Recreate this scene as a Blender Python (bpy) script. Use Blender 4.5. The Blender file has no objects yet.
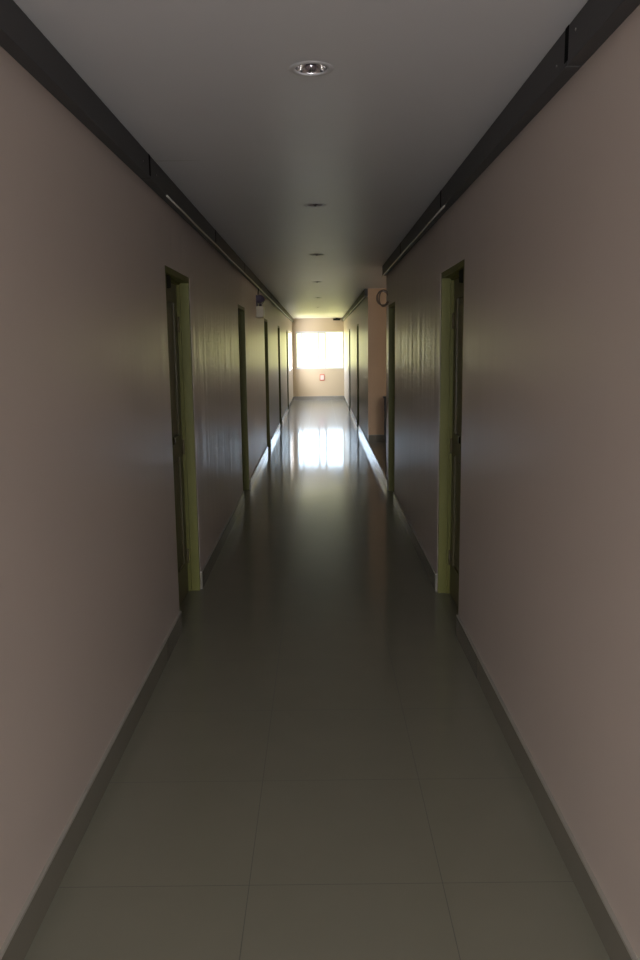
import bpy, bmesh, math
from mathutils import Vector, Matrix

S = bpy.context.scene
C = S.collection
PI = math.pi

# ------------------------------------------------------------------ camera
H = 1.642
cam = bpy.data.cameras.new('camera')
cam.sensor_fit = 'VERTICAL'; cam.sensor_height = 36.0
cam.lens = 791.6 / 960.0 * 36.0
cam.clip_start = 0.05; cam.clip_end = 200
co = bpy.data.objects.new('camera', cam); C.objects.link(co)
PITCH, YAW, ROLL = 0.1656, -0.0009, 0.0122
co.matrix_world = (Matrix.Translation((0, 0, H)) @ Matrix.Rotation(-YAW, 4, 'Z')
                   @ Matrix.Rotation(PI/2 - PITCH, 4, 'X') @ Matrix.Rotation(-ROLL, 4, 'Z'))
S.camera = co

# ------------------------------------------------------------------ dimensions
XL, XR = -0.84, 0.78           # corridor wall faces
CZ = 2.553                     # ceiling height
YB, YE = -3.0, 25.3            # back wall, far wall
LOB0, LOB1, LOBY, LOBX = 9.31, 12.8, 12.8, 3.2   # side lobby
WT = 0.15
WIN_E = (-0.73, 0.775, 0.98, 2.15)
WIN_B = (-0.76, 0.70, 0.35, 2.40)
WIN_L = (9.7, 11.6, 1.0, 2.1)  # out-of-view window added to light the lobby
WIN_S = (22.3, 24.7, 1.0, 2.12)      # side window added near the far left end to brighten the end wall

# ------------------------------------------------------------------ daylight
w = bpy.data.worlds.new('daylight'); S.world = w; w.use_nodes = True
nt = w.node_tree; nt.nodes.clear()
tc = nt.nodes.new('ShaderNodeTexCoord'); sx = nt.nodes.new('ShaderNodeSeparateXYZ')
nt.links.new(tc.outputs['Generated'], sx.inputs[0])
def maprange(sock, a, b, c=0.0, d=1.0):
    m = nt.nodes.new('ShaderNodeMapRange'); m.clamp = True
    for k, v in zip(('From Min', 'From Max', 'To Min', 'To Max'), (a, b, c, d)): m.inputs[k].default_value = v
    nt.links.new(sock, m.inputs['Value']); return m.outputs['Result']
def mixc(f, a, b):
    m = nt.nodes.new('ShaderNodeMix'); m.data_type = 'RGBA'
    nt.links.new(f, m.inputs[0])
    for i, v in ((6, a), (7, b)):
        if isinstance(v, tuple): m.inputs[i].default_value = (*v, 1)
        else: nt.links.new(v, m.inputs[i])
    return m.outputs[2]
SKY_F, LAND_F = (2.9, 3.7, 4.6), (2.6, 2.5, 0.98)
SKY_B, LAND_B = (13.9, 14.0, 15.0), (9.4, 9.4, 10.1)
SIDE_E = (0.70, 0.56, 0.40); SKY_W, LAND_W = (4.2, 4.8, 5.2), (2.6, 2.4, 1.2)
up = maprange(sx.outputs['Z'], 0.02, 0.10)
east = maprange(sx.outputs['X'], 0.45, 0.7); west = maprange(sx.outputs['X'], -0.45, -0.7)
front = mixc(up, LAND_F, SKY_F); back = mixc(up, LAND_B, SKY_B)
col = mixc(maprange(sx.outputs['Y'], -0.4, -0.2), back, front)
col = mixc(east, col, SIDE_E); col = mixc(west, col, mixc(up, LAND_W, SKY_W))      # dim warm right, bright left: invented surroundings tuned for the side windows' light
bg = nt.nodes.new('ShaderNodeBackground'); bg.inputs['Strength'].default_value = 1.0
nt.links.new(col, bg.inputs['Color'])
wo = nt.nodes.new('ShaderNodeOutputWorld'); nt.links.new(bg.outputs[0], wo.inputs['Surface'])

def portal(loc, rot, sx_, sy_):
    l = bpy.data.lights.new('window_portal', 'AREA'); l.shape = 'RECTANGLE'; l.size = sx_; l.size_y = sy_
    l.cycles.is_portal = True
    o = bpy.data.objects.new('window_portal', l); C.objects.link(o); o.location = loc; o.rotation_euler = rot
portal(((WIN_E[0]+WIN_E[1])/2, YE+WT, (WIN_E[2]+WIN_E[3])/2), (-PI/2, 0, 0), WIN_E[1]-WIN_E[0], WIN_E[3]-WIN_E[2])
portal(((WIN_B[0]+WIN_B[1])/2, YB-WT, (WIN_B[2]+WIN_B[3])/2), (PI/2, 0, 0), WIN_B[1]-WIN_B[0], WIN_B[3]-WIN_B[2])
portal((XL-WT, (WIN_S[0]+WIN_S[1])/2, (WIN_S[2]+WIN_S[3])/2), (PI/2, 0, -PI/2), WIN_S[1]-WIN_S[0], WIN_S[3]-WIN_S[2])
portal((LOBX+WT, (WIN_L[0]+WIN_L[1])/2, (WIN_L[2]+WIN_L[3])/2), (PI/2, 0, PI/2), WIN_L[1]-WIN_L[0], WIN_L[3]-WIN_L[2])

S.view_settings.view_transform = 'Standard'; S.view_settings.look = 'None'
S.view_settings.gamma = 1.0; S.view_settings.use_curve_mapping = False
S.view_settings.exposure = 1.0

# ------------------------------------------------------------------ materials
def mat(name, color, rough=0.5, metal=0.0, bump=None, spec=0.5, vary=0.0, vscale=3.0, emit=None):
    m = bpy.data.materials.new(name); m.use_nodes = True
    t = m.node_tree; p = t.nodes['Principled BSDF']
    p.inputs['Base Color'].default_value = (*color, 1); p.inputs['Roughness'].default_value = rough
    p.inputs['Metallic'].default_value = metal; p.inputs['Specular IOR Level'].default_value = spec
    c = t.nodes.new('ShaderNodeTexCoord')
    if vary:
        n = t.nodes.new('ShaderNodeTexNoise'); n.inputs['Scale'].default_value = vscale; n.inputs['Detail'].default_value = 4
        t.links.new(c.outputs['Object'], n.inputs['Vector'])
        mx = t.nodes.new('ShaderNodeMix'); mx.data_type = 'RGBA'
        mx.inputs[6].default_value = (*[v*(1-vary) for v in color], 1); mx.inputs[7].default_value = (*[min(1, v*(1+vary)) for v in color], 1)
        t.links.new(n.outputs['Fac'], mx.inputs[0]); t.links.new(mx.outputs[2], p.inputs['Base Color'])
    if bump:
        scale3, strength, dist = bump
        mp = t.nodes.new('ShaderNodeMapping'); mp.inputs['Scale'].default_value = scale3
        n = t.nodes.new('ShaderNodeTexNoise'); n.inputs['Scale'].default_value = 1.0; n.inputs['Detail'].default_value = 3
        t.links.new(c.outputs['Object'], mp.inputs['Vector']); t.links.new(mp.outputs[0], n.inputs['Vector'])
        b = t.nodes.new('ShaderNodeBump'); b.inputs['Strength'].default_value = strength; b.inputs['Distance'].default_value = dist
        t.links.new(n.outputs['Fac'], b.inputs['Height']); t.links.new(b.outputs[0], p.inputs['Normal'])
    return m

M = {}
M['wall'] = mat('peach_semi_gloss_paint', (0.57, 0.487, 0.422), 0.35, spec=0.29, bump=((6, 6, 0.5), 0.40, 0.02), vary=0.03, vscale=1.2)
# the brush streaks are coarse deeper in the corridor, the wall near the viewpoint is rolled smooth
t = M['wall'].node_tree
b_ = [n for n in t.nodes if n.type == 'BUMP'][0]; c_ = [n for n in t.nodes if n.type == 'TEX_COORD'][0]
s_ = t.nodes.new('ShaderNodeSeparateXYZ'); t.links.new(c_.outputs['Object'], s_.inputs[0])
r_ = t.nodes.new('ShaderNodeMapRange'); r_.inputs['From Min'].default_value = 3.2; r_.inputs['From Max'].default_value = 6.0
r_.inputs['To Min'].default_value = 0.04; r_.inputs['To Max'].default_value = 0.6
t.links.new(s_.outputs['Y'], r_.inputs['Value']); t.links.new(r_.outputs[0], b_.inputs['Strength'])
M['wall_end'] = mat('peach_paint_warm_lit', (0.60, 0.485, 0.33), 0.4, vary=0.03, vscale=1.2)  # peach paint with the far end's warm light put into its colour
M['wall_lobby'] = mat('peach_paint_warm_bounce', (0.60, 0.40, 0.23), 0.45, vary=0.04, vscale=1.2)  # lobby wall colour with warm bounced light mixed into the peach paint
M['ceiling'] = mat('white_ceiling_paint', (0.62, 0.61, 0.60), 0.42, spec=0.28, vary=0.03)
M['skirt'] = mat('glazed_skirting_tile', (0.20, 0.185, 0.145), 0.16, vary=0.05)
M['skirt_cap'] = mat('pale_skirting_grout', (0.36, 0.335, 0.28), 0.5, vary=0.05)
M['trunk'] = mat('dark_grey_trunking', (0.054, 0.053, 0.052), 0.55, vary=0.06)
M['gap'] = mat('black_joint', (0.006, 0.006, 0.006), 0.9, spec=0.05, vary=0.02)
M['pvc'] = mat('cream_conduit', (0.36, 0.34, 0.28), 0.4, vary=0.04)
M['frame'] = mat('yellow_green_gloss_paint', (0.140, 0.138, 0.032), 0.5, spec=0.25, vary=0.06, bump=((30, 30, 4), 0.15, 0.01))
M['leaf'] = mat('olive_brown_door', (0.12, 0.10, 0.05), 0.38, vary=0.12, bump=((40, 40, 2), 0.2, 0.01))
M['black'] = mat('black_plastic', (0.008, 0.008, 0.008), 0.7, spec=0.15, vary=0.02)
M['brass'] = mat('dark_bronze_metal', (0.10, 0.08, 0.055), 0.25, metal=1.0, vary=0.05)
M['steel'] = mat('polished_steel', (0.75, 0.75, 0.76), 0.08, metal=1.0, vary=0.02)
M['ring'] = mat('white_ring', (0.56, 0.55, 0.54), 0.5, spec=0.15, vary=0.03)
M['bulb'] = mat('chromed_bulb', (0.62, 0.60, 0.72), 0.12, metal=1.0, vary=0.01)
M['alu'] = mat('white_aluminium', (0.62, 0.63, 0.63), 0.35, vary=0.02)
M['cream'] = mat('cream_plastic', (0.68, 0.62, 0.44), 0.4, vary=0.03)
M['purple'] = mat('dark_violet_plastic', (0.12, 0.095, 0.14), 0.4, vary=0.05)
M['red'] = mat('red_plastic', (0.62, 0.13, 0.08), 0.4, vary=0.04)
M['pink'] = mat('pale_pink_plastic', (0.80, 0.62, 0.56), 0.4, vary=0.03)
M['cable'] = mat('tan_cable', (0.24, 0.18, 0.125), 0.5, spec=0.3, vary=0.05)
M['dark_wood'] = mat('dark_cabinet_wood', (0.045, 0.035, 0.03), 0.4, vary=0.1)

# thin pane glass: clear with a faint surface reflection
g = bpy.data.materials.new('clear_pane'); g.use_nodes = True; M['glass'] = g
t = g.node_tree; t.nodes.clear()
a = t.nodes.new('ShaderNodeBsdfTransparent'); b = t.nodes.new('ShaderNodeBsdfGlossy'); b.inputs['Roughness'].default_value = 0.02
mx = t.nodes.new('ShaderNodeMixShader'); mx.inputs[0].default_value = 0.05
o = t.nodes.new('ShaderNodeOutputMaterial')
t.links.new(a.outputs[0], mx.inputs[1]); t.links.new(b.outputs[0], mx.inputs[2]); t.links.new(mx.outputs[0], o.inputs[0])

# polished 60 cm floor tiles with thin dark grout
def floor_mat():
    m = bpy.data.materials.new('polished_floor_tile'); m.use_nodes = True
    t = m.node_tree; p = t.nodes['Principled BSDF']; L = t.links
    c = t.nodes.new('ShaderNodeTexCoord'); s = t.nodes.new('ShaderNodeSeparateXYZ'); L.new(c.outputs['Object'], s.inputs[0])
    def math_(op, a, b=None):
        n = t.nodes.new('ShaderNodeMath'); n.operation = op
        for i, v in enumerate((a, b)):
            if v is None: continue
            if isinstance(v, (int, float)): n.inputs[i].default_value = v
            else: L.new(v, n.inputs[i])
        return n.outputs[0]
    def line(sock, off):
        f = math_('FRACT', math_('DIVIDE', math_('ADD', sock, 60 - off), 0.6))
        return math_('LESS_THAN', math_('MINIMUM', f, math_('SUBTRACT', 1.0, f)), 0.0021)
    grout = math_('MAXIMUM', line(s.outputs['X'], -0.237), line(s.outputs['Y'], 2.215))
    n = t.nodes.new('ShaderNodeTexNoise'); n.inputs['Scale'].default_value = 5; n.inputs['Detail'].default_value = 6
    L.new(c.outputs['Object'], n.inputs['Vector'])
    a = t.nodes.new('ShaderNodeMix'); a.data_type = 'RGBA'
    a.inputs[6].default_value = (0.19, 0.181, 0.132, 1); a.inputs[7].default_value = (0.215, 0.204, 0.15, 1); L.new(n.outputs['Fac'], a.inputs[0])
    b = t.nodes.new('ShaderNodeMix'); b.data_type = 'RGBA'; L.new(grout, b.inputs[0]); L.new(a.outputs[2], b.inputs[6]); b.inputs[7].default_value = (0.085, 0.08, 0.062, 1)
    L.new(b.outputs[2], p.inputs['Base Color'])
    r = t.nodes.new('ShaderNodeMapRange'); r.inputs['To Min'].default_value = 0.08; r.inputs['To Max'].default_value = 0.5; L.new(grout, r.inputs['Value']); L.new(r.outputs[0], p.inputs['Roughness'])
    # worn polish: a second, hazier lobe over the same tile colour
    h = t.nodes.new('ShaderNodeBsdfPrincipled'); h.inputs['Roughness'].default_value = 0.30; L.new(b.outputs[2], h.inputs['Base Color'])
    ms = t.nodes.new('ShaderNodeMixShader'); ms.inputs[0].default_value = 0.32
    L.new(p.outputs[0], ms.inputs[1]); L.new(h.outputs[0], ms.inputs[2]); L.new(ms.outputs[0], t.nodes['Material Output'].inputs['Surface'])
    return m
M['floor'] = floor_mat()

# ------------------------------------------------------------------ mesh helpers
class MB:
    def __init__(s): s.bm = bmesh.new(); s.mi = 0
    def _tag(s, n0):
        s.bm.faces.ensure_lookup_table()
        for f in s.bm.faces[n0:]: f.material_index = s.mi
    def box(s, x0, x1, y0, y1, z0, z1, bev=0.0):
        n0 = len(s.bm.faces)
        x0, x1 = min(x0, x1), max(x0, x1); y0, y1 = min(y0, y1), max(y0, y1)
        if bev:
            t = bmesh.new(); bmesh.ops.create_cube(t, size=1, matrix=Matrix.Translation(((x0+x1)/2, (y0+y1)/2, (z0+z1)/2)) @ Matrix.Diagonal((x1-x0, y1-y0, z1-z0, 1)))
            bmesh.ops.bevel(t, geom=list(t.edges), offset=bev, segments=2, affect='EDGES', profile=0.5)
            me = bpy.data.meshes.new('t'); t.to_mesh(me); t.free(); s.bm.from_mesh(me); bpy.data.meshes.remove(me)
        else:
            bmesh.ops.create_cube(s.bm, size=1, matrix=Matrix.Translation(((x0+x1)/2, (y0+y1)/2, (z0+z1)/2)) @ Matrix.Diagonal((x1-x0, y1-y0, z1-z0, 1)))
        s._tag(n0); return s
    def lathe(s, prof, M4=Matrix(), seg=32, smooth=True):
        n0 = len(s.bm.faces); rings = []
        for r, z in prof:
            if r < 1e-6: rings.append([s.bm.verts.new(M4 @ Vector((0, 0, z)))])
            else: rings.append([s.bm.verts.new(M4 @ Vector((r*math.cos(2*PI*k/seg), r*math.sin(2*PI*k/seg), z))) for k in range(seg)])
        for A, B in zip(rings, rings[1:]):
            for k in range(seg):
                q = [A[k % len(A)], A[(k+1) % len(A)], B[(k+1) % len(B)], B[k % len(B)]]
                q = list(dict.fromkeys(q))
                if len(q) > 2:
                    f = s.bm.faces.new(q); f.smooth = smooth
        s._tag(n0); return s
    def tube(s, pts, r, seg=10, caps=True):
        n0 = len(s.bm.faces); P = [Vector(p) for p in pts]; rings = []
        d0 = (P[1]-P[0]).normalized(); ref = Vector((0, 0, 1)) if abs(d0.z) < .9 else Vector((1, 0, 0))
        u = d0.cross(ref).normalized()
        for i, p in enumerate(P):
            d = (P[min(i+1, len(P)-1)] - P[max(i-1, 0)]).normalized()
            u = (u - d*u.dot(d)).normalized(); v = d.cross(u)
            rings.append([s.bm.verts.new(p + r*(u*math.cos(2*PI*k/seg) + v*math.sin(2*PI*k/seg))) for k in range(seg)])
        for A, B in zip(rings, rings[1:]):
            for k in range(seg):
                f = s.bm.faces.new((A[k], A[(k+1) % seg], B[(k+1) % seg], B[k])); f.smooth = True
        if caps: s.bm.faces.new(rings[0]); s.bm.faces.new(rings[-1][::-1])
        s._tag(n0); return s
    def poly(s, pts):
        n0 = len(s.bm.faces); s.bm.faces.new([s.bm.verts.new(p) for p in pts]); s._tag(n0); return s
    def build(s, name, mats, parent=None, recalc=True):
        if recalc: bmesh.ops.recalc_face_normals(s.bm, faces=s.bm.faces)
        me = bpy.data.meshes.new(name); s.bm.to_mesh(me); s.bm.free()
        for m in (mats if isinstance(mats, (list, tuple)) else [mats]): me.materials.append(m)
        o = bpy.data.objects.new(name, me); C.objects.link(o)
        if parent: o.parent = parent
        return o

def tag(o, label=None, cat=None, group=None, kind=None):
    for k, v in (('label', label), ('category', cat), ('group', group), ('kind', kind)):
        if v: o[k] = v
    return o
def empty(name, loc, rz=0.0, **kw):
    o = bpy.data.objects.new(name, None); C.objects.link(o); o.location = loc; o.rotation_euler = (0, 0, rz)
    o.empty_display_size = 0.1
    return tag(o, **kw)
def copy_tree(o, parent=None):
    c = o.copy(); C.objects.link(c)
    if parent: c.parent = parent
    for ch in list(o.children): copy_tree(ch, c)
    return c

# ------------------------------------------------------------------ setting
DZ = 2.10
DOORS_L = [(4.47, 5.30), (8.41, 9.20), (12.40, 13.22), (16.42, 17.24), (20.75, 21.55)]
DOORS_R = [(4.35, 5.18), (8.25, 9.03)]
DOORS_F = [(15.77, 16.55), (20.07, 20.87)]

def wall_x(name, xa, xb, y0, y1, doors, label, win=None):
    m = MB(); y = y0
    for a, b in doors:
        m.box(xa, xb, y, a, 0, CZ); m.box(xa, xb, a, b, DZ, CZ); y = b
    if win:
        a, b, c, d = win
        m.box(xa, xb, y, a, 0, CZ); m.box(xa, xb, a, b, 0, c); m.box(xa, xb, a, b, d, CZ); y = b
    m.box(xa, xb, y, y1, 0, CZ)
    return tag(m.build(name, M['wall']), label, 'wall', kind='structure')
wall_x('wall_left', XL-WT, XL, YB-WT, YE+WT, DOORS_L, 'long peach painted wall on the left side of the corridor', WIN_S)
wall_x('wall_right', XR, XR+WT, YB-WT, LOB0, DOORS_R, 'near peach wall on the right, up to the lobby opening')
wf = wall_x('wall_right_far', XR, XR+0.10, LOB1, YE+WT, DOORS_F, 'far peach wall on the right, between lobby opening and window')

wf.data.materials.append(M['wall_lobby'])
for p in wf.data.polygons:                      # the return face takes the lobby's warm-tinted colour
    if p.center.y < LOB1+0.001: p.material_index = 1

def wall_hole_y(name, x0, x1, y0, y1, win, label, paint='wall'):
    m = MB(); a, b, c, d = win
    m.box(x0, a, y0, y1, 0, CZ); m.box(b, x1, y0, y1, 0, CZ); m.box(a, b, y0, y1, 0, c); m.box(a, b, y0, y1, d, CZ)
    return tag(m.build(name, M[paint]), label, 'wall', kind='structure')
wall_hole_y('wall_far', XL, XR, YE, YE+WT, WIN_E, 'cream peach end wall with the bright window', 'wall_end')
wall_hole_y('wall_back', XL, XR, YB-WT, YB, WIN_B, 'end wall behind the viewpoint with a window')
m = MB(); m.box(XR+0.10, LOBX+WT, LOBY, LOBY+WT, 0, CZ)
tag(m.build('wall_lobby_back', M['wall_lobby']), 'orange peach wall seen through the side opening on the right', 'wall', kind='structure')
m = MB(); m.box(XR+WT, LOBX+WT, LOB0-WT, LOB0, 0, CZ)
tag(m.build('wall_lobby_front', M['wall']), 'near wall of the side lobby', 'wall', kind='structure')
m = MB(); a, b, c, d = WIN_L
m.box(LOBX, LOBX+WT, LOB0, a, 0, CZ).box(LOBX, LOBX+WT, b, LOBY, 0, CZ).box(LOBX, LOBX+WT, a, b, 0, c).box(LOBX, LOBX+WT, a, b, d, CZ)
tag(m.build('wall_lobby_right', M['wall']), 'unseen right wall of the side lobby holding the added window', 'wall', kind='structure')

m = MB(); m.box(XL-WT, LOBX+WT, YB-WT, YE+WT, -0.12, 0)
tag(m.build('floor', M['floor']), 'polished cream tiled corridor floor', 'floor', kind='structure')

LF = 0.115                                   # the lobby lies one low step above the corridor
m = MB(); m.box(XR, LOBX, LOB0, LOBY, 0, LF)
tag(m.build('floor_lobby', M['floor']), 'raised tiled floor of the side lobby', 'floor', kind='structure')

# ceiling with round holes for the recessed lamps
LX = -0.015
LAMPS = [2.81, 5.35, 8.12, 11.4, 14.9, 18.4]
RH, SEG, q = 0.056, 32, 0.12
m = MB(); y = YB-WT
x0, x1 = XL-WT, LOBX+WT
for ly in LAMPS:
    m.poly([(x0, y, CZ), (x1, y, CZ), (x1, ly-q, CZ), (x0, ly-q, CZ)])
    m.poly([(x0, ly-q, CZ), (LX-q, ly-q, CZ), (LX-q, ly+q, CZ), (x0, ly+q, CZ)])
    m.poly([(LX+q, ly-q, CZ), (x1, ly-q, CZ), (x1, ly+q, CZ), (LX+q, ly+q, CZ)])
    for k in range(SEG):
        def cp(k, sq):
            a = 2*PI*k/SEG; c, s = math.cos(a), math.sin(a)
            r = q/max(abs(c), abs(s)) if sq else RH
            return (LX+r*c, ly+r*s, CZ)
        m.poly([cp(k, 0), cp(k, 1), cp(k+1, 1), cp(k+1, 0)])
        c0, c1 = cp(k, 0), cp(k+1, 0)
        m.poly([c0, c1, (c1[0], c1[1], CZ+0.12), (c0[0], c0[1], CZ+0.12)])
    y = ly+q
m.poly([(x0, y, CZ), (x1, y, CZ), (x1, YE+WT, CZ), (x0, YE+WT, CZ)])
m.box(x0, x1, YB-WT, YE+WT, CZ+0.12, CZ+0.2)
m.box(x0, x0+.02, YB-WT, YE+WT, CZ, CZ+0.12).box(x1-.02, x1, YB-WT, YE+WT, CZ, CZ+0.12)
m.box(x0, x1, YB-WT, YB-WT+.02, CZ, CZ+0.12).box(x0, x1, YE+WT-.02, YE+WT, CZ, CZ+0.12)
cl = m.build('ceiling', M['ceiling'], recalc=False)
tag(cl, 'flat white ceiling with a row of recessed lamps', 'ceiling', kind='structure')
# a thin pale filled seam across the ceiling boards, next to the left trunking
m = MB(); m.poly([(-0.79, 4.070, CZ-0.001), (-0.57, 4.073, CZ-0.001), (-0.57, 4.077, CZ-0.001), (-0.79, 4.082, CZ-0.001)])
tag(m.build('trim_1', M['pvc']), 'short pale seam line across the ceiling beside the left trunking', 'ceiling seam', kind='structure')

# tiled skirting
SK, ST = 0.123, 0.012
def skirting(name, runs, label, z=0.0):
    m = MB()
    for (xa, xb, ya, yb) in runs:
        m.mi = 0; m.box(xa, xb, ya, yb, z, z+SK-0.008)
        m.mi = 1; m.box(xa, xb, ya, yb, z+SK-0.008, z+SK)
    return tag(m.build(name, [M['skirt'], M['skirt_cap']]), label, 'skirting', kind='structure')
def runs_x(xa, xb, y0, y1, doors):
    r = []; y = y0
    for a, b in doors: r.append((xa, xb, y, a)); y = b
    r.append((xa, xb, y, y1)); return r
skirting('baseboard_left', runs_x(XL, XL+ST, YB, YE, DOORS_L), 'glazed tile skirting along the left wall')
skirting('baseboard_right', runs_x(XR-ST, XR, YB, LOB0, DOORS_R), 'glazed tile skirting along the near right wall')
skirting('baseboard_right_far', runs_x(XR-ST, XR, LOB1, YE, DOORS_F) + [(XR-ST, XR, LOB0, LOB1)], 'glazed tile skirting along the far right wall')
skirting('baseboard_far', [(XL+ST, XR-ST, YE-ST, YE)], 'tile skirting under the far window')
skirting('baseboard_lobby', [(XR, LOBX, LOBY-ST, LOBY)], 'tile skirting at the back wall of the side lobby', LF)

# windows
def window(n, win, along, pos, bars, rail, label):
    a, b, c, d = win
    root = empty('window_%d' % n, (0, 0, 0), label=label, cat='window', kind='structure')
    def bx(m, u0, u1, z0, z1, dep0, dep1):
        if along == 'x': m.box(u0, u1, pos+dep0, pos+dep1, z0, z1)
        else: m.box(pos+dep0, pos+dep1, u0, u1, z0, z1)
    f = 0.035; m = MB()
    bx(m, a, a+f, c, d, 0.02, 0.10); bx(m, b-f, b, c, d, 0.02, 0.10); bx(m, a+f, b-f, c, c+f, 0.02, 0.10); bx(m, a+f, b-f, d-f, d, 0.02, 0.10)
    fr = m.build('window_frame', M['alu'], root)
    for u, wd in bars:
        m = MB(); bx(m, u-wd/2, u+wd/2, c+f, d-f, 0.03, 0.075); m.build('mullion', M['alu'], root)
    if rail:
        m = MB(); bx(m, a+f, rail, c+f, c+f+0.03, 0.035, 0.07); bx(m, a+f, rail, d-f-0.03, d-f, 0.035, 0.07); m.build('sash_rail', M['alu'], root)
    m = MB(); bx(m, a+f, b-f, c+f, d-f, 0.05, 0.054); m.build('pane', M['glass'], root)
    return root
window(1, WIN_E, 'x', YE, [(-0.55, 0.03), (-0.02, 0.05), (0.20, 0.055)], 0.20, 'bright sliding window filling the end of the corridor')
window(2, WIN_B, 'x', YB-WT+0.02, [((WIN_B[0]+WIN_B[1])/2, 0.05)], None, 'window behind the viewpoint')
window(4, WIN_S, 'y', XL-WT, [(23.5, 0.05)], None, 'side window added at the far end of the left wall to light the end wall')
window(3, WIN_L, 'y', LOBX, [(10.65, 0.05)], None, 'unseen window added to light the side lobby')

# doors: frame, panelled leaf, knob, bolt, closer; local x points into the wall, y along the corridor
LEAFX = 0.08
def door(n, y0, y1, wall_face, side, label, master=None):
    W = y1 - y0
    root = empty('door_%d' % n, (wall_face, y0, 0), label=label, cat='door', kind='structure')
    sg = side   # +1: wall lies towards +x
    def X(v): return sg*v
    m = MB(); ft = 0.036
    m.box(X(0.002), X(0.098), 0, ft, 0, DZ); m.box(X(0.002), X(0.098), W-ft, W, 0, DZ); m.box(X(0.002), X(0.098), ft, W-ft, DZ-ft, DZ)
    # stop bead behind which the leaf closes
    m.box(X(0.058), X(LEAFX), ft, ft+0.012, 0, DZ-ft); m.box(X(0.058), X(LEAFX), W-ft-0.012, W-ft, 0, DZ-ft); m.box(X(0.058), X(LEAFX), ft+0.012, W-ft-0.012, DZ-ft-0.012, DZ-ft)
    m.build('door_frame', M['frame'], root)
    m = MB(); a, b, z1 = ft, W-ft, DZ-ft
    m.box(X(LEAFX+0.012), X(0.098), a, b, 0.0, z1)
    st = 0.11
    for (u0, u1, v0, v1) in ((a, a+st, 0.006, z1), (b-st, b, 0.006, z1), (a+st, b-st, 0.006, 0.22), (a+st, b-st, 0.95, 1.09), (a+st, b-st, z1-0.13, z1)):
        m.box(X(LEAFX), X(LEAFX+0.012), u0, u1, v0, v1)
    for (v0, v1) in ((0.22, 0.95), (1.09, z1-0.13)):
        m.box(X(LEAFX+0.004), X(LEAFX+0.012), a+st+0.03, b-st-0.03, v0+0.03, v1-0.03, bev=0.003)
    leaf = m.build('door_leaf', M['leaf'], root)
    R = Matrix.Rotation(-sg*PI/2, 4, 'Y')
    def at(u, z): return Matrix.Translation((X(LEAFX), u, z)) @ R
    m = MB(); m.lathe([(0.0, 0.082), (0.018, 0.080), (0.027, 0.068), (0.028, 0.055), (0.020, 0.042), (0.011, 0.034), (0.011, 0.010), (0.030, 0.007), (0.031, 0)], at(0.078, 1.12), 24)
    m.build('door_knob', M['brass'], leaf)
    m = MB(); m.lathe([(0.0, 0.066), (0.010, 0.065), (0.012, 0.05), (0.012, 0.012), (0.021, 0.009), (0.022, 0)], at(0.076, 1.60), 20)
    m.build('deadbolt', M['brass'], leaf)
    m = MB(); m.box(X(LEAFX-0.068), X(LEAFX), ft+0.004, ft+0.20, 1.992, 2.062, bev=0.006)
    m.build('door_closer', M['black'], leaf)
    m = MB()
    for z in (0.25, 1.0, 1.8): m.tube([(X(LEAFX-0.006), b-0.014, z-0.05), (X(LEAFX-0.006), b-0.014, z+0.05)], 0.008, 10)
    m.build('hinge', M['leaf'], leaf)
    return root
n = 1
LL = ['nearest door in the left wall, olive leaf in a yellow green frame', 'second door in the left wall', 'third door in the left wall, just past the emergency light', 'fourth door in the left wall', 'last door in the left wall before the window']
for (a, b), l in zip(DOORS_L, LL): door(n, a, b, XL, -1, l); n += 1
for (a, b), l in zip(DOORS_R, ['nearest door in the right wall, olive leaf in a yellow green frame', 'door in the right wall at the lobby corner']): door(n, a, b, XR, 1, l); n += 1
for (a, b), l in zip(DOORS_F, ['first door in the far right wall past the lobby', 'last door in the far right wall before the window']): door(n, a, b, XR, 1, l); n += 1

# ------------------------------------------------------------------ cable trunking and conduit
TP, TZ = 0.0486, 2.444
def trunking(face, inward, y0, y1, joints, screws, label):
    root = empty('cable_trunking', (face, y0, CZ), label=label, cat='cable trunking', group='cable trunking')
    ys = [y0] + joints + [y1]
    for a, b in zip(ys, ys[1:]):
        m = MB(); m.box(inward*0.001, inward*TP, a-y0+0.0025, b-y0-0.0025, TZ-CZ, -0.0015, bev=0.002); m.build('trunking_length', M['trunk'], root)
    for j in joints:
        m = MB(); m.box(inward*0.004, inward*(TP+0.0012), j-y0-0.016, j-y0+0.016, TZ-CZ+0.012, -0.0018); m.build('joint_cover', M['gap'], root)
    for ysc, z in screws:
        m = MB(); m.lathe([(0, 0.002), (0.0035, 0.0016), (0.0045, 0)], Matrix.Translation((inward*TP, ysc-y0, z-CZ)) @ Matrix.Rotation(inward*PI/2, 4, 'Y'), 12)
        m.build('screw', M['steel'], root)
    return root
trunking(XL, 1, YB, YE, [-0.90, 1.52, 3.94, 6.36, 8.78, 11.2, 13.6, 16.0, 18.4, 20.8, 23.2], [(3.80, 2.49), (4.10, 2.49)], 'dark grey cable trunking along the top of the long left wall')
trunking(XR, -1, YB, LOB0-0.01, [0.05, 2.48, 4.90, 7.27], [(2.40, 2.515), (2.575, 2.475), (4.80, 2.49)], 'dark grey cable trunking along the top of the near right wall')
trunking(XR, -1, LOB1, YE, [15.2, 17.6, 20.0, 22.4], [], 'cable trunking on the far right wall beyond the lobby opening')

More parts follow.
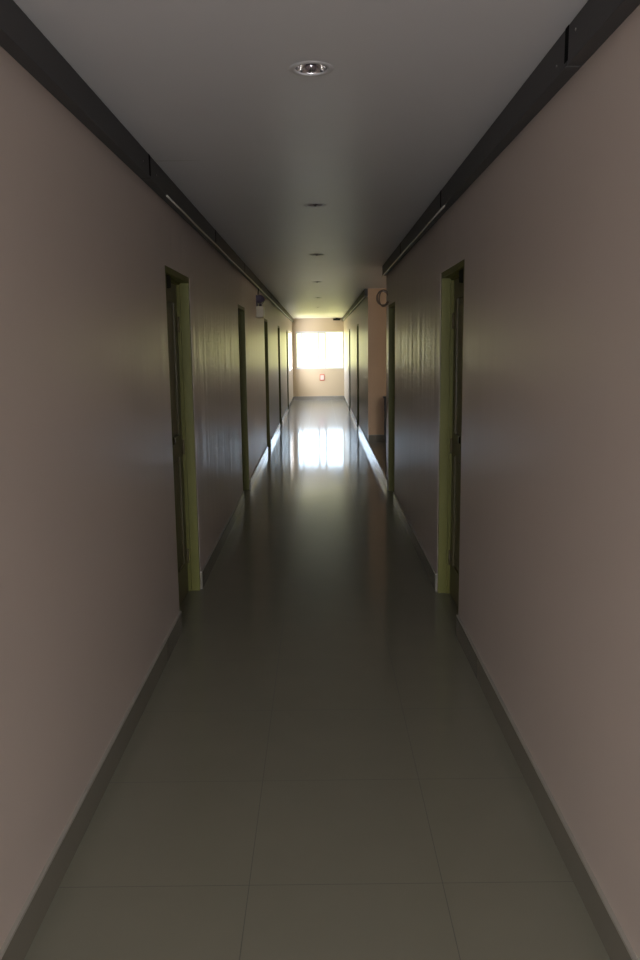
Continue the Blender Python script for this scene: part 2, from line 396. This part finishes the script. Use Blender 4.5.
def conduit(face, inward, y0, y1, label):
    root = empty('conduit_pipe', (face+inward*(TP+0.002), y0, TZ-0.0065), label=label, cat='conduit', group='conduit pipes')
    n = max(2, int((y1-y0)/0.5)); pts = [(0, (y1-y0)*k/n, 0.0015*math.sin(k*1.9)) for k in range(n+1)]
    m = MB(); m.tube(pts, 0.0055, 10); m.build('pipe', M['pvc'], root)
    k = 0.3
    while k < y1-y0:
        m = MB(); m.lathe([(0.0057, -0.006), (0.0065, -0.006), (0.0065, 0.006), (0.0057, 0.006)], Matrix.Translation((0, k, 0)) @ Matrix.Rotation(PI/2, 4, 'X'), 14)
        m.box(-0.003, 0.003, k-0.007, k+0.007, 0.0055, 0.0065); m.build('clip', M['pvc'], root); k += 1.2
    return root
conduit(XL, 1, 4.35, YE-0.02, 'thin cream conduit pipe under the left trunking')
conduit(XR, -1, 4.75, LOB0+0.02, 'thin cream conduit pipe under the near right trunking')
conduit(XR, -1, LOB1-0.03, YE-0.02, 'thin cream conduit pipe under the far right trunking')

# ------------------------------------------------------------------ recessed downlights
def make_downlight():
    root = empty('recessed_downlight', (LX, LAMPS[0], CZ), cat='ceiling light', group='recessed ceiling lamps')
    m = MB(); m.lathe([(0.0525, 0.004), (0.053, -0.0015), (0.057, -0.003), (0.072, -0.002), (0.075, 0.0)], seg=48); m.build('trim_ring', M['ring'], root)
    m = MB(); m.lathe([(0.0525, 0.002), (0.0475, 0.020), (0.041, 0.045), (0.029, 0.075), (0.016, 0.092), (0.0, 0.095)], seg=48); rf = m.build('reflector', M['steel'], root)
    m = MB(); m.lathe([(0.0, -0.009), (0.010, -0.007), (0.017, -0.001), (0.020, 0.008), (0.0195, 0.016), (0.016, 0.028), (0.013, 0.040), (0.013, 0.090)], seg=28); m.build('bulb', M['bulb'], root)
    return root
DL = ['nearest and largest recessed chrome lamp in the ceiling', 'second recessed ceiling lamp from the viewer', 'third recessed ceiling lamp, level with the second doors',
      'fourth recessed ceiling lamp, beside the lobby opening', 'fifth recessed ceiling lamp, just past the lobby opening', 'farthest small recessed ceiling lamp before the window']
d0 = make_downlight()
for i, (y, l) in enumerate(zip(LAMPS, DL)):
    d = d0 if i == 0 else copy_tree(d0)
    d.location = (LX, y, CZ); d['label'] = l

# ------------------------------------------------------------------ emergency light on the left wall
e = empty('emergency_light', (XL, 11.0, 2.05), label='emergency light with cream box and two dark lamp heads high on the left wall', cat='emergency light')
m = MB(); m.box(0, 0.10, -0.15, 0.15, 0, 0.15, bev=0.008); bx = m.build('battery_box', M['cream'], e)
m = MB(); m.box(0.10, 0.103, -0.09, 0.02, 0.03, 0.11, bev=0.001); m.build('front_plate', M['alu'], bx)
m = MB(); m.box(0, 0.012, -0.13, 0.13, 0.15, 0.30, bev=0.003); m.build('back_plate', M['purple'], e)
for s in (-1, 1):
    m = MB(); m.tube([(0.05, s*0.08, 0.15), (0.05, s*0.08, 0.19)], 0.012, 12)
    Rr = Matrix.Translation((0.05, s*0.08, 0.235)) @ Matrix.Rotation(math.radians(75), 4, 'X')
    m.lathe([(0, -0.06), (0.03, -0.055), (0.045, -0.03), (0.056, 0.03), (0.056, 0.045), (0.050, 0.045), (0.048, 0.038), (0, 0.032)], Rr, 24)
    hd = m.build('lamp_head', M['purple'], e)
m = MB(); m.tube([(0.02, -0.02, 0.29), (0.025, -0.02, 0.34), (0.03, -0.01, 0.393)], 0.006, 8); m.build('cable', M['black'], e)

# ------------------------------------------------------------------ cable coil at the lobby corner
e = empty('cable_coil', (XR+0.015, 9.14, 2.185), label='loop of tan cable hanging out from the right wall at the lobby corner', cat='cable')
for k, (r, dx, tw) in enumerate(((0.085, -0.045, 0.25), (0.078, -0.052, -0.05), (0.09, -0.038, 0.55))):
    pts = []
    for i in range(29):
        a = 2*PI*i/28
        p = Vector((r*0.85*math.cos(a), 0.02*math.sin(a+k), r*math.sin(a)))
        p.rotate(Matrix.Rotation(tw, 3, 'Z')); pts.append((p.x+dx-0.02, p.y+k*0.012, p.z))
    m = MB(); m.tube(pts, 0.008, 8, caps=False); m.build('loop', M['cable'], e)
m = MB(); m.tube([(-0.05, 0.0, -0.075), (-0.02, -0.10, -0.06), (-0.007, -0.25, -0.03), (-0.007, -0.5, 0.0)], 0.006, 8); m.build('cable_tail', M['cable'], e)
m = MB(); m.tube([(0, 0, 0.07), (-0.06, 0, 0.07), (-0.075, 0, 0.085)], 0.005, 8); m.build('hook', M['steel'], e)

# ------------------------------------------------------------------ far wall fittings
e = empty('wall_box', (0.085, YE, 0.71), label='small pale pink box with a red rim on the wall under the far window', cat='wall box')
m = MB(); m.box(-0.075, 0.075, -0.03, 0, -0.10, 0.10, bev=0.01); m.build('back_box', M['red'], e)
m = MB(); m.box(-0.055, 0.055, -0.048, -0.03, -0.075, 0.075, bev=0.006); m.build('cover', M['pink'], e)
e = empty('ceiling_fitting', (0.56, YE-0.12, CZ), label='small dark fitting under the ceiling at the right end above the far window', cat='ceiling fitting')
m = MB(); m.box(-0.03, 0.03, -0.03, 0.03, -0.02, 0); m.build('mount', M['black'], e)
m = MB(); m.box(-0.11, 0.11, -0.08, 0.08, -0.075, -0.02, bev=0.01); m.build('housing', M['black'], e)

# ------------------------------------------------------------------ side lobby
e = empty('low_cabinet', (1.255, LOBY-ST-0.075, LF), label='shallow dark low cabinet just showing past the corner of the side lobby', cat='cabinet')
m = MB(); m.box(-0.22, 0.22, -0.055, 0.06, 0.05, 0.72, bev=0.004); m.build('carcass', M['dark_wood'], e)
m = MB(); m.box(-0.24, 0.24, -0.065, 0.065, 0.72, 0.75, bev=0.004); m.build('top', M['dark_wood'], e)
m = MB(); m.box(-0.20, 0.20, -0.045, 0.05, 0, 0.05); m.build('plinth', M['black'], e)
